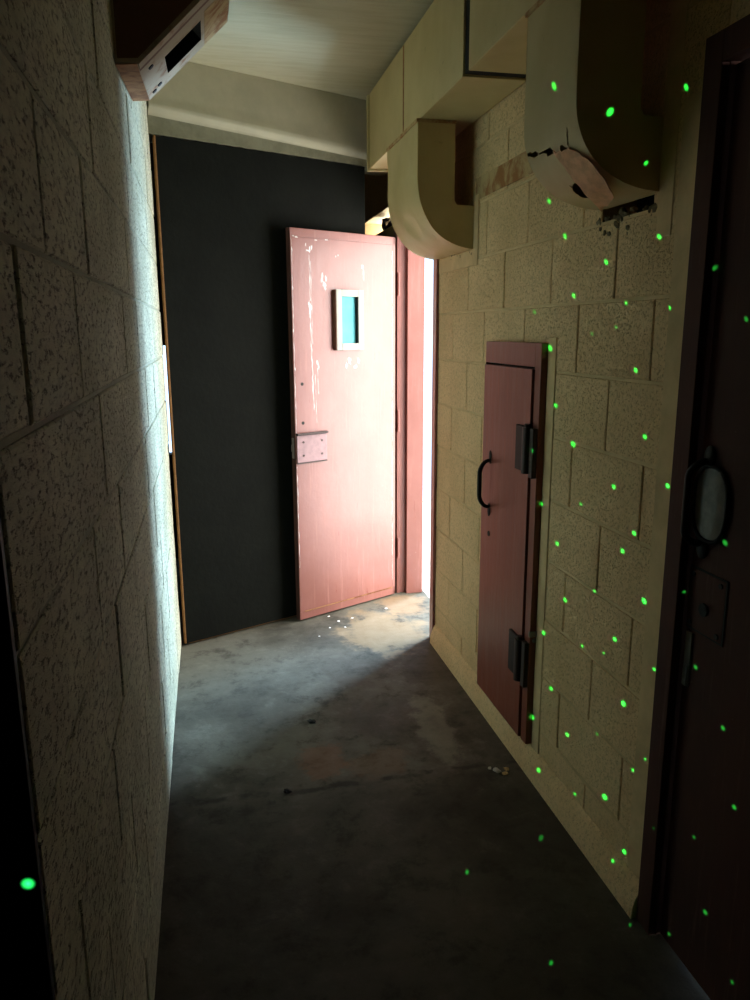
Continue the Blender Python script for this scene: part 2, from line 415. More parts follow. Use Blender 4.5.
for i, (a, b, c, d) in enumerate(((.577, 1.905, .004, .022), (.590, 1.898, .012, .006), (.566, 1.915, .004, .016), (.600, 1.925, .004, .01),
                                   (.495, 1.745, .012, .022), (.505, 1.775, .005, .022), (.483, 1.772, .005, .02), (.512, 1.76, .004, .018), (.488, 1.725, .006, .014),
                                   (.588, 1.645, .009, .02), (.580, 1.625, .009, .018), (.584, 1.60, .006, .022), (.545, 1.36, .007, .014), (.538, 1.335, .006, .014),
                                   (.655, 1.957, .012, .003), (.672, 1.962, .006, .003), (.54, 1.95, .012, .003), (.475, 1.955, .01, .003), (.42, 1.88, .003, .007), (.405, 1.885, .003, .007), (.682, 1.90, .003, .012), (.683, 1.72, .003, .014), (.684, 1.52, .003, .018),
                                   (.681, 1.33, .003, .012), (.30, 1.33, .012, .010), (.34, 1.36, .010, .02), (.36, 1.34, .006, .02), (.28, 1.36, .006, .016), (.25, 1.84, .01, .012), (.243, 1.80, .003, .04))):
    flake(a, b, c, d, 11, i)
streak(.582, 1.88, .580, 1.66, .004, 3); streak(.583, 1.60, .572, 1.12, .005, 4); streak(.574, 1.85, .571, 1.45, .0022, 5); streak(.545, 1.33, .541, 1.2, .003, 6)
streak(.683, 1.95, .683, .86, .0025, 8); streak(.685, .84, .6845, .30, .003, 9); streak(.046, 1.93, .046, .10, .0022, 10); streak(.56, 1.30, .556, 1.05, .002, 11)
cp = link('chipped_paint', bm, M_WHITE, D); cp['label'] = 'white chips and scratches in the paint'

# ------------------------------------------------------------------ black board closing the passage
bx0, bx1 = -.168, .845
Bd = empty('plywood_board', ((bx0+bx1)/2, by((bx0+bx1)/2), 0), math.atan(.46))
tag(Bd, 'tall black painted board closing off the passage behind the pink door', 'board')
hw = (bx1-bx0)/2*math.sqrt(1+.46**2)
bm = bmesh.new(); n = 60; prof = []
for i in range(n+1):
    x = -hw + .004 + i*(2*hw-.004)/n; prof.append((x, ZBOARD - .001 - abs(noise.noise((x*14, 3.3, 0)))*.012))
A = [bm.verts.new((x, 0, .012)) for x, z in prof]; A2 = [bm.verts.new((x, 0, z)) for x, z in prof]
C1 = [bm.verts.new((x, .016, .012)) for x, z in prof]; C2 = [bm.verts.new((x, .016, z)) for x, z in prof]
for i in range(n):
    for q in ((A[i], A[i+1], A2[i+1], A2[i]), (C1[i], C1[i+1], C2[i+1], C2[i]), (A2[i], A2[i+1], C2[i+1], C2[i]), (A[i], A[i+1], C1[i+1], C1[i])): bm.faces.new(q)
bm.faces.new((A[0], A2[0], C2[0], C1[0])); bm.faces.new((A[-1], A2[-1], C2[-1], C1[-1]))
link('sheet', bm, M_BLACKBOARD, Bd)
bm = bmesh.new(); box(bm, -hw-.004, -hw+.0035, -.001, .017, .012, ZBOARD-.004, .001)
ed = link('raw_edge', bm, M_WOOD, Bd); ed['label'] = 'bare brown wood edge'
bm = bmesh.new(); box(bm, -hw+.02, hw-.02, .017, .040, .0, .06, .002); link('batten', bm, M_WOOD, Bd)

# ------------------------------------------------------------------ supply duct along the ceiling
TX, TZ0, TZ1 = .824, 2.284, 2.618
Tk = empty('air_duct', (TX, 2.46, TZ0))
tag(Tk, 'long cream sheet metal duct running under the ceiling along the wall top', 'duct')
def tpart(name, y0, y1, x0, x1, z0, z1, mat, bev=.003):
    bm = bmesh.new(); box(bm, x0-TX, x1-TX, y0-2.46, y1-2.46, z0-TZ0, z1-TZ0, bev); return link(name, bm, mat, Tk)
XD = XR - .006
tpart('duct_section', 3.232, 3.885, TX, XD, TZ0, TZ1, M_DUCT)
tpart('duct_section', 2.487, 3.226, TX, XD, TZ0, TZ1, M_DUCT)
tpart('duct_section', .25, 2.432, TX, XD, TZ0, TZ1, M_DUCT)
tpart('joint_shade', 2.4325, 2.4865, TX+.007, XD-.01, TZ0+.007, TZ1-.02, M_GAP_SHADE, 0)  # near black filler, paints the shade in the open joint
tpart('standing_seam', 3.222, 3.236, TX-.002, XD-.004, TZ0+.0005, TZ1-.006, M_RUST2, .001)
# flange at the far end: gap then lip
tpart('end_neck', 3.885, 3.905, TX+.006, XD-.006, TZ0+.006, TZ1-.006, M_GAP_SHADE, .001)
bm = bmesh.new()
for (a, b, c, d) in ((TX-.006, TX+.020, TZ0-.006, TZ1), (TX+.020, XD, TZ0-.006, TZ0+.014), (TX+.020, XD, TZ1-.02, TZ1)):
    box(bm, a-TX, b-TX, 3.905-2.46, 3.930-2.46, c-TZ0, d-TZ0, .001)
ef = link('end_flange', bm, M_DUCT, Tk)

# ------------------------------------------------------------------ duct drops (boots) turning into the wall
def boot_profile(x0, z_top, zs, xw, n=18):
    """outer curve from the top of the leg down and round to the wall, then back along the inner side"""
    pts = [(x0, z_top), (x0, z_top-.08)]
    # quarter-ellipse from (x0, zs) to (xw, zb)
    zb = 1.824
    for i in range(n+1):
        a = i/n*math.pi/2; pts.append((xw - (xw-x0)*math.cos(a)**.92, zs - (zs-zb)*math.sin(a)**.92))
    return pts
def boot(name, y0, y1, x0, zs, holed, label, xi=.984):
    e = empty(name, (x0, (y0+y1)/2, TZ0))
    tag(e, label, 'duct', None)
    xw = XR + .012; out = boot_profile(x0, TZ0-.004, zs, xw)
    inner = [(xw, 1.982), (xi+.011, 1.985), (xi, 2.0), (xi-.002, TZ0-.004)]
    ox, oy, oz = x0, (y0+y1)/2, TZ0
    # side cheeks (thin plates) and inner skin
    for nm, ya in (('cheek', y0), ('cheek', y1-.003)):
        bm = bmesh.new(); prism_y(bm, [(x-ox, z-oz) for x, z in out+inner], ya-oy, ya+.003-oy); link(nm, bm, M_DUCT, e)
    bm = bmesh.new()
    for (a, b) in zip(inner[:-1], inner[1:]):
        vs = [bm.verts.new((p[0]-ox, q-oy, p[1]-oz)) for p, q in ((a, y0+.003), (a, y1-.003), (b, y1-.003), (b, y0+.003))]; bm.faces.new(vs)
    bmesh.ops.solidify(bm, geom=bm.faces[:], thickness=.002); link('back_sheet', bm, M_DUCT, e)
    # outer skin, resampled; cells inside the tear are left open
    seg = []; 
    for (a, b) in zip(out[:-1], out[1:]):
        L = math.dist(a, b); k = max(1, int(L/(.004 if holed else .008)))
        for i in range(k): t = i/k; seg.append((a[0]+(b[0]-a[0])*t, a[1]+(b[1]-a[1])*t))
    seg.append(out[-1]); m = max(10, int((y1-y0)/(.004 if holed else .009))); bm = bmesh.new(); G = []
    for (x, z) in seg:
        row = []
        for j in range(m+1):
            y = y0 - .002 + (y1-y0+.004)*j/m; d = 0
            if not holed: d = .006*noise.noise((x*9, y*9, z*9)) + .010*max(0, 1-((y-3.2)/.09)**2-((z-1.93)/.05)**2)
            row.append(bm.verts.new((x-ox+d, y-oy, z-oz+d*.3)))
        G.append(row)
    for i in range(len(seg)-1):
        for j in range(m):
            if holed:
                yc = y0+(y1-y0)*(j+.5)/m; s = (i+.5)
                zc = (seg[i][1]+seg[i+1][1])/2; xc = (seg[i][0]+seg[i+1][0])/2
                if holed(xc, yc, zc): continue
            bm.faces.new((G[i][j], G[i][j+1], G[i+1][j+1], G[i+1][j]))
    loose = [v for v in bm.verts if not v.link_faces]
    bmesh.ops.delete(bm, geom=loose, context='VERTS')
    bmesh.ops.recalc_face_normals(bm, faces=bm.faces[:]); bmesh.ops.solidify(bm, geom=bm.faces[:], thickness=.0022)
    link('outer_skin', bm, M_DUCT, e, smooth=40)
    # turned rim where the drop meets the long duct
    bm = bmesh.new()
    for (a, b, c, d) in ((x0-.005, .984-.984+xi+.002, y0-.006, y0+.002), (x0-.005, xi+.002, y1-.002, y1+.006), (x0-.006, x0+.002, y0-.006, y1+.006)):
        box(bm, a-ox, b-ox, c-oy, d-oy, -.012, -.001, .001)
    link('collar', bm, M_RUST, e)
    return e, out
boot('duct_elbow', 2.975, 3.462, .814, 2.085, None, 'cream duct elbow curving down into the wall beside the open exit door', .962)
def segd(p, a, b):
    p = Vector(p); a = Vector(a); b = Vector(b); t = max(0, min(1, (p-a).dot(b-a)/(b-a).length_squared)); return (p-a-(b-a)*t).length
def tear(x, y, z):
    w = .0035*noise.noise((y*60, z*60, x*60))
    if segd((x, y, z), (.837, 1.984, 1.953), (.843, 1.845, 1.934)) < .0045 + w + .004*(1 if 1.85 < y < 1.88 else 0): return True
    if segd((x, y, z), (.831, 1.753, 1.960), (.844, 1.771, 1.929)) < .003 + w: return True
    return ((x-.945)/.040)**2 + ((y-1.862)/.034)**2 + w*160 < 1 or ((x-.862)/.02)**2 + ((y-1.80)/.03)**2 + w*120 < .8
e2, out2 = boot('duct_elbow', 1.70, 1.985, .826, 2.015, tear, 'torn cream duct elbow with a ripped open underside, above the block wall')
# peeled strip hanging at the tear, and the ragged lip round it
bm = bmesh.new(); rows = []
LE = [(.8441, 1.8413, 1.9307), (.8605, 1.8131, 1.9032), (.893, 1.8022, 1.8711), (.932, 1.8092, 1.8465), (.9885, 1.8426, 1.8284)]
RE = [(.8479, 1.7636, 1.9232), (.8622, 1.7257, 1.905), (.8809, 1.698, 1.8853), (.9168, 1.7012, 1.8555), (.9633, 1.7459, 1.8368)]
def along(L, t):
    k = min(3, int(t*4)); return Vector(L[k]).lerp(Vector(L[k+1]), t*4-k)
for i in range(21):
    t = i/20; a = along(LE, t); b = along(RE, t); row = []
    lift = .004 + .006*math.sin(t*math.pi*.8) + .014*t*t*t
    nrm2 = Vector((-math.cos(t*1.2), 0, -math.sin(t*1.2)-.2)).normalized()
    for j in range(9):
        q = j/8; jag = (R.random()-.5)*.014*(1 if i in (0, 20) else .3)
        p = a.lerp(b, q) + nrm2*(lift + .010*(1-q)*t + .003*noise.noise((i*.45, q*3, 5))) + (b-a).normalized()*jag*.5
        if i in (0, 20): p += Vector((jag*.5, jag, jag))
        row.append(bm.verts.new((p.x-.826, p.y-(1.70+1.985)/2, p.z-TZ0)))
    rows.append(row)
for a, b in zip(rows[:-1], rows[1:]):
    for j in range(8): bm.faces.new((a[j], a[j+1], b[j+1], b[j]))
bmesh.ops.recalc_face_normals(bm, faces=bm.faces[:]); bmesh.ops.solidify(bm, geom=bm.faces[:], thickness=.0015)
fl = link('peeled_flap', bm, M_FLAP, e2, smooth=50); fl['label'] = 'bare pinkish strip of peeled metal'

# ------------------------------------------------------------------ steel box with a slot, high on the left wall
Vb = empty('vent_box', (XL, 2.25, 2.19))
tag(Vb, 'rust stained steel vent box with a dark slot, high on the left wall', 'vent')
na = [(-.1905, 2.188), (-.136, 2.192), (.118, 2.440), (.118, ZC-.002), (-.1905, ZC-.002)]
fa = [(-.1905, 2.246), (-.136, 2.250), (.124, 2.498), (.124, ZC-.002), (-.1905, ZC-.002)]
O = Vector((XL, 2.25, 2.19)); YF = 2.80
P = lambda q, y: Vector((q[0], y, q[1])) - O
def lerp(a, b, t): return (a[0]+(b[0]-a[0])*t, a[1]+(b[1]-a[1])*t)
def sl(t, s):        # point on the sloped face: t along the slope, s from near to far
    return P(lerp(lerp(na[1], na[2], t), lerp(fa[1], fa[2], t), s), 2.25 + (YF-2.25)*s)
bm = bmesh.new()
nv = [bm.verts.new(P(q, 2.25)) for q in na]; fv = [bm.verts.new(P(q, YF)) for q in fa]
for i in (0, 2, 3, 4): bm.faces.new((nv[i], nv[(i+1) % 5], fv[(i+1) % 5], fv[i]))
bm.faces.new(fv)
T0, T1, S0, S1 = SLOT = (.25, .66, .40, .80)
o4 = [nv[1], nv[2], fv[2], fv[1]]; i4 = [bm.verts.new(sl(a, b)) for a, b in ((T0, S0), (T1, S0), (T1, S1), (T0, S1))]
for k in range(4): bm.faces.new((o4[k], o4[(k+1) % 4], i4[(k+1) % 4], i4[k]))
nrm = Vector((-.7, 0, .7))
d4 = [bm.verts.new(v.co + nrm*.11) for v in i4]
for k in range(4): bm.faces.new((i4[k], i4[(k+1) % 4], d4[(k+1) % 4], d4[k])).material_index = 1  # slot sides coloured near black for the shade inside
# near end: rim, then the recessed panel
cen = Vector((-.06, 2.25, 2.50)) - O
def inset(q, t): 
    v = P(q, 2.25); return v + (cen - v)*t
iv = [bm.verts.new(inset(q, .035)) for q in na]; rv = [bm.verts.new(inset(q, .035) + Vector((0, .018, 0))) for q in na]
for k in range(5):
    n = (k+1) % 5; bm.faces.new((nv[k], nv[n], iv[n], iv[k])); bm.faces.new((iv[k], iv[n], rv[n], rv[k]))
link('housing', bm, [M_BOX, M_GAP_SHADE], Vb)
bm = bmesh.new(); bm.faces.new([bm.verts.new(inset(q, .034) + Vector((0, .014, 0))) for q in na])
r = bmesh.ops.extrude_face_region(bm, geom=bm.faces[:]); bmesh.ops.translate(bm, vec=(0, .004, 0), verts=[v for v in r['geom'] if isinstance(v, bmesh.types.BMVert)])
link('end_panel', bm, M_BROWN, Vb)
bm = bmesh.new(); bm.faces.new([bm.verts.new(v) for v in (sl(T0, S0)+nrm*.105, sl(T1, S0)+nrm*.105, sl(T1, S1)+nrm*.105, sl(T0, S1)+nrm*.105)])
r = bmesh.ops.extrude_face_region(bm, geom=bm.faces[:]); bmesh.ops.translate(bm, vec=nrm*.004, verts=[v for v in r['geom'] if isinstance(v, bmesh.types.BMVert)])
link('slot_shade', bm, M_GAP_SHADE, Vb)  # near black sheet, paints the shade deep in the slot
# rusted foot strip, near rim strip, screws
dn = Vector((.0, 0, -.002)); bm = bmesh.new()
vs = [P((-.1900, 2.1865), 2.252), P((-.137, 2.1905), 2.252), P((-.137, 2.2485), YF-.002), P((-.1900, 2.2445), YF-.002)]
lo = [bm.verts.new(v + dn) for v in vs]; hi = [bm.verts.new(v) for v in vs]
bm.faces.new(lo); bm.faces.new(hi[::-1])
for k in range(4): bm.faces.new((lo[k], lo[(k+1) % 4], hi[(k+1) % 4], hi[k]))
link('foot_strip', bm, M_RUST2, Vb)
out = Vector((.7, 0, -.7))
bm = bmesh.new()
def slab_on_slope(t0, t1, s0, s1, th):
    q = [sl(t0, s0), sl(t1, s0), sl(t1, s1), sl(t0, s1)]
    a = [bm.verts.new(v + out*.0003) for v in q]; b = [bm.verts.new(v + out*th) for v in q]
    bm.faces.new(a[::-1]); bm.faces.new(b)
    for k in range(4): bm.faces.new((a[k], a[(k+1) % 4], b[(k+1) % 4], b[k]))
slab_on_slope(.0, .99, .0, .10, .006); link('rim_strip', bm, M_BOX, Vb)
bm = bmesh.new(); slab_on_slope(.0, .99, .105, .19, .0012); link('rim_groove', bm, M_BROWN, Vb)
bm = bmesh.new(); slab_on_slope(.70, .985, .30, .98, .0012); link('rust_patch', bm, M_RUST, Vb)
for t, s in ((.10, .30), (.07, .88), (.14, .84)):
    bm = bmesh.new(); c = sl(t, s); cyl(bm, c, c + out*.004, .009, 10); link('bolt', bm, M_IRON, Vb)

# ------------------------------------------------------------------ small access door in the right wall
A = empty('access_door', (XR, 2.53, .10))
tag(A, 'narrow oxide red steel access door with two dark hinges, set in the block wall', 'door')
def apart(name, x0, x1, y0, y1, z0, z1, mat, bev=.002, parent=None):
    bm = bmesh.new(); box(bm, x0-XR, x1-XR, y0-2.53, y1-2.53, z0-.10, z1-.10, bev); return link(name, bm, mat, parent or A)
bm = bmesh.new()
for q in ((2.257, 2.302, .10, 1.473), (2.302, 2.748, 1.397, 1.473), (2.742, 2.748, .10, 1.397)):
    box(bm, XR-.024-XR, XR+.003-XR, q[0]-2.53, q[1]-2.53, q[2]-.10, q[3]-.10, .002)
link('frame', bm, M_RED_B, A)
leaf = apart('leaf', XR-.030, XR+.002, 2.310, 2.741, .102, 1.390, M_RED_B)
apart('leaf_gap_shade', XR-.006, XR+.001, 2.301, 2.743, .101, 1.398, M_VOID, 0)  # added dark sheet, paints the shade in the gap round the leaf
for z in (1.055, .325):
    hg = apart('hinge', XR-.040, XR-.0295, 2.321, 2.401, z, z+.150, M_IRON)
    apart('hinge_leaf', XR-.040, XR-.0235, 2.261, 2.288, z-.012, z+.150, M_IRON_R, .002, hg)
    bm = bmesh.new(); cyl(bm, (-.040, 2.304-2.53, z-.10), (-.040, 2.304-2.53, z+.05), .017, 18); cyl(bm, (-.040, 2.304-2.53, z+.05), (-.040, 2.304-2.53, z+.062), .010, 14); link('knuckle', bm, M_IRON_R, hg, smooth=40)
bm = bmesh.new(); pts = []
for i in range(25):
    t = i/24; a = t*math.pi; pts.append((-.031 - .040*min(1, math.sin(a)*1.2)**.8 if 0 < t < 1 else -.029, 2.655-2.53, .952-.10 + .088*math.cos(a)))
tube(bm, pts, [.0065 + .0025*math.sin(i/24*math.pi) for i in range(25)], 10)
hd = link('handle', bm, M_IRON, A, smooth=60)
for z in (1.052, .852):
    bm = bmesh.new(); M = Matrix.Translation((-.0315, 2.655-2.53, z-.10)) @ Matrix.Diagonal((.004, .013, .026, 1)); bmesh.ops.create_uvsphere(bm, u_segments=14, v_segments=8, radius=1, matrix=M)
    link('handle_foot', bm, M_IRON, hd, smooth=60)
bm = bmesh.new(); cyl(bm, (-.0325, 2.650-2.53, .66), (-.0295, 2.650-2.53, .66), .010, 14); link('keyhole', bm, M_VOID, A)
# small broken latch at the foot hinge
bm = bmesh.new(); box(bm, -.030, -.002, 2.249-2.53, 2.258-2.53, .40, .42, .002); cyl(bm, (-.012, 2.250-2.53, .385), (-.012, 2.244-2.53, .395), .006, 10); link('bent_tab', bm, M_STEEL, A)

# ------------------------------------------------------------------ near cell door on the right
bm = bmesh.new()
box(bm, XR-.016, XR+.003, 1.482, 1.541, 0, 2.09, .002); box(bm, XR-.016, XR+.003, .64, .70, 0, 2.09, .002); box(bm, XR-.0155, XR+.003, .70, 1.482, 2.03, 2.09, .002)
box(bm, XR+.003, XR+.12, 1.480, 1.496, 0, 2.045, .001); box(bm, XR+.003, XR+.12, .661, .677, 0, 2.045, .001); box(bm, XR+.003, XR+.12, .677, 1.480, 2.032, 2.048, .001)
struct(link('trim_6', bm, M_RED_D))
Cx = 1.058
Cd = empty('cell_door', (Cx, 1.09, 0))
tag(Cd, 'dark maroon steel door with a big pull handle, closest on the right wall', 'door')
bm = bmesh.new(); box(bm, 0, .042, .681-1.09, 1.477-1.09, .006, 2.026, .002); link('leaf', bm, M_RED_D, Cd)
bm = bmesh.new()
box(bm, -.004, .001, 1.3520-1.09, 1.4740-1.09, .846, .985, .001); plate = link('lock_plate', bm, M_RED_D, Cd)
bm = bmesh.new()
for q in ((1.347, 1.3525, .842, .989), (1.4735, 1.4765, .842, .989), (1.3525, 1.4735, .842, .846), (1.3525, 1.4735, .985, .989)): box(bm, -.003, .001, q[0]-1.09, q[1]-1.09, q[2], q[3])
link('plate_gap', bm, M_VOID, plate)
for y, z in ((1.366, .858), (1.366, .973), (1.461, .858), (1.461, .973)):
    bm = bmesh.new(); cyl(bm, (-.004, y-1.09, z), (-.0075, y-1.09, z), .006, 10); link('screw', bm, M_IRON, plate)
bm = bmesh.new(); cyl(bm, (-.002, 1.4150-1.09, .902), (-.0085, 1.4150-1.09, .902), .015, 18); link('keyhole', bm, M_VOID, plate)
# pull handle: raised oval plate rubbed pale, dark ring and standing bar
bm = bmesh.new(); ring = []
for i in range(36):
    a = i*2*math.pi/36; ring.append((-.004, 1.4270-1.09 + .056*math.copysign(abs(math.cos(a))**.8, math.cos(a)), 1.140 + .083*math.copysign(abs(math.sin(a))**.75, math.sin(a))))
vs = [bm.verts.new(p) for p in ring]; bk = [bm.verts.new((.001, p[1], p[2])) for p in ring]
bm.faces.new(vs)
for i in range(36): bm.faces.new((vs[i], vs[(i+1) % 36], bk[(i+1) % 36], bk[i]))
wp = link('rubbed_patch', bm, M_WORN, Cd); wp['label'] = 'pale patch where the paint is rubbed away'
bm = bmesh.new(); tube(bm, [(p[0]-.002, p[1], p[2]) for p in ring], .0045, 8, True); link('handle_ring', bm, M_IRON, Cd, smooth=60)
bm = bmesh.new(); pts = []
for i in range(27):
    t = i/26; a = t*math.pi; pts.append((-.004 - .046*min(1, math.sin(a)*1.4)**.8 if 0 < t < 1 else -.002, 1.4460-1.09, 1.140 + .092*math.cos(a)))
tube(bm, pts, .0080, 12); ph = link('pull_handle', bm, M_IRON, Cd, smooth=60)
for z in (1.245, 1.035):
    bm = bmesh.new(); M = Matrix.Translation((-.004, 1.4420-1.09, z)) @ Matrix.Diagonal((.008, .018, .022, 1)); bmesh.ops.create_uvsphere(bm, u_segments=16, v_segments=8, radius=1, matrix=M)
    link('handle_foot', bm, M_IRON, ph, smooth=60)
bm = bmesh.new(); box(bm, -.0045, .001, 1.4500-1.09, 1.4720-1.09, .700, .832, .0012); box(bm, -.0075, -.004, 1.4530-1.09, 1.4690-1.09, .700, .752, .0012)
ps = link('latch_strip', bm, M_WORN, Cd); ps['label'] = 'pale grey latch strip'

# ------------------------------------------------------------------ dark steel jamb at the near corner of the left wall
bm = bmesh.new(); box(bm, XL-.205, XL-.001, Y0L-.0125, Y0L-.0005, 0, ZC-.01, .001); struct(link('trim_7', bm, M_NAVY))

# ------------------------------------------------------------------ crumpled plastic in the gap over the door, flakes on the floor
bm = bmesh.new(); G = []
for i in range(15):
    row = []
    for j in range(9):
        y = 4.335 + .5*i/14; z = 2.088 + (.098 - .06*(1-i/14)**1.5)*j/8
        row.append(bm.verts.new((XR + .06 + .03*noise.noise((y*11, z*16, 2)), y, z + .015*noise.noise((y*14, 0, j*.1)))))
    G.append(row)
for i in range(14):
    for j in range(8):
        bm.faces.new((G[i][j], G[i+1][j], G[i+1][j+1], G[i][j+1]))
bmesh.ops.recalc_face_normals(bm, faces=bm.faces[:]); bmesh.ops.solidify(bm, geom=bm.faces[:], thickness=.003)
tag(link('plastic_sheet', bm, M_PLASTIC, smooth=60), 'crumpled black plastic in the bright gap above the open pink door', 'sheet')
def crumb(name, x, y, s, mat, label, cat, group=None, seed=0, flat=.35):
    bm = bmesh.new(); bmesh.ops.create_icosphere(bm, subdivisions=2, radius=1)
    for v in bm.verts: v.co *= 1 + .7*noise.noise(v.co*1.7 + Vector((seed*3.1, 0, 0)))
    zmin = min(v.co.z for v in bm.verts)
    for v in bm.verts: v.co = Vector((v.co.x*s*1.3, v.co.y*s, (v.co.z-zmin)*s*flat))
    o = link(name, bm, mat, loc=(x, y, 0)); o.rotation_euler.z = seed; tag(o, label, cat, group); return o
for i, (x, y, s) in enumerate(((.62, 3.80, .007), (.64, 3.71, .005), (.70, 3.83, .006), (.56, 3.72, .005), (.49, 3.62, .004), (.91, 3.93, .006), (.58, 3.88, .006))):
    crumb('paint_flake', x, y, s, M_WHITE, 'tiny white paint flake on the lit floor before the pink door', 'paint flake', 'white flakes below the pink door', i+1, .3)
crumb('rubble_chip', .337, 2.76, .013, M_VOID, 'flat black chip on the floor midway along the passage', 'rubble', None, 12, .3)
crumb('rubble_chip', .192, 2.31, .010, M_VOID, 'small dark chip on the floor nearer the left wall', 'rubble', None, 15, .4)
for i, (x, y, s) in enumerate(((.923, 2.267, .011), (.944, 2.244, .009), (.905, 2.29, .006), (.96, 2.27, .008))):
    crumb('mortar_crumb', x, y, s, (M_CEMENT, M_RUST)[i % 2], 'tan crumb of mortar on the dark floor below the access door', 'rubble', 'mortar crumbs by the right wall', i+21, .6)

# ------------------------------------------------------------------ outside
bm = bmesh.new(); box(bm, XR+.15, 2.3, 2.4, 6.6, -.15, -.005); struct(link('ground_outside', bm, M_CEMENT))

# ------------------------------------------------------------------ light: daylight through the exit, plus a green laser dot projector
W = bpy.data.worlds.new('World'); S.world = W; W.use_nodes = True; t = W.node_tree
bg = t.nodes['Background']; tc = t.nodes.new('ShaderNodeTexCoord'); sp = t.nodes.new('ShaderNodeSeparateXYZ'); t.links.new(tc.outputs['Generated'], sp.inputs[0])
def wm(op, a, b=0.):
    x = t.nodes.new('ShaderNodeMath'); x.operation = op
    for v, k in ((a, 0), (b, 1)):
        if isinstance(v, (int, float)): x.inputs[k].default_value = v
        else: t.links.new(v, x.inputs[k])
    return x.outputs[0]
def wr(v, a, b, c, d):
    x = t.nodes.new('ShaderNodeMapRange'); x.interpolation_type = 'SMOOTHSTEP'
    for k, q in zip(('From Min', 'From Max', 'To Min', 'To Max'), (a, b, c, d)): x.inputs[k].default_value = q
    t.links.new(v, x.inputs['Value']); return x.outputs[0]
az = wm('ARCTAN2', sp.outputs[1], sp.outputs[0])          # 0 = straight out of the doorway
FRONT, DIM = 15.5, 3.6
mid = wr(az, math.radians(5), math.radians(20), 0, 20)
to_lobe = wr(az, math.radians(28), math.radians(37), 0, 1)           # brightest part of the sky
shaded = wr(az, math.radians(42), math.radians(46), 0, 1)            # sky dimmed past this bearing, shaped to cut the wall strip's edge
near_side = wr(az, math.radians(-80), math.radians(-50), .15, 1)
a1 = wm('ADD', wm('ADD', wm('MULTIPLY', to_lobe, 46.0), mid), FRONT)
a2 = wm('ADD', wm('MULTIPLY', a1, wm('SUBTRACT', 1.0, shaded)), wm('MULTIPLY', shaded, DIM))
glare = wm('MULTIPLY', wr(az, math.radians(-48), math.radians(-36), 0, 1.5), wr(az, math.radians(-14), math.radians(-4), 1, 0))
strength = wm('ADD', wm('MULTIPLY', a2, near_side), glare)
mx = t.nodes.new('ShaderNodeMix'); mx.data_type = 'RGBA'
mx.inputs[6].default_value = (1.0, .96, .92, 1); mx.inputs[7].default_value = (.52, .75, 1.0, 1)
t.links.new(wr(az, math.radians(10), math.radians(27), 0, 1), mx.inputs[0])
t.links.new(mx.outputs[2], bg.inputs['Color']); t.links.new(strength, bg.inputs['Strength'])
W.cycles.sampling_method = 'MANUAL'; W.cycles.sample_map_resolution = 512

def portal(name, loc, sy, sz, rot):
    L = bpy.data.lights.new(name, 'AREA'); L.shape = 'RECTANGLE'; L.size = sz; L.size_y = sy; L.cycles.is_portal = True
    o = bpy.data.objects.new(name, L); COL.objects.link(o); o.location = loc; o.rotation_euler = rot; return o
portal('doorway_portal', (XR+.148, (DY0+DY1)/2, 1.03), DY1-DY0, 2.06, (0, math.radians(90), 0))

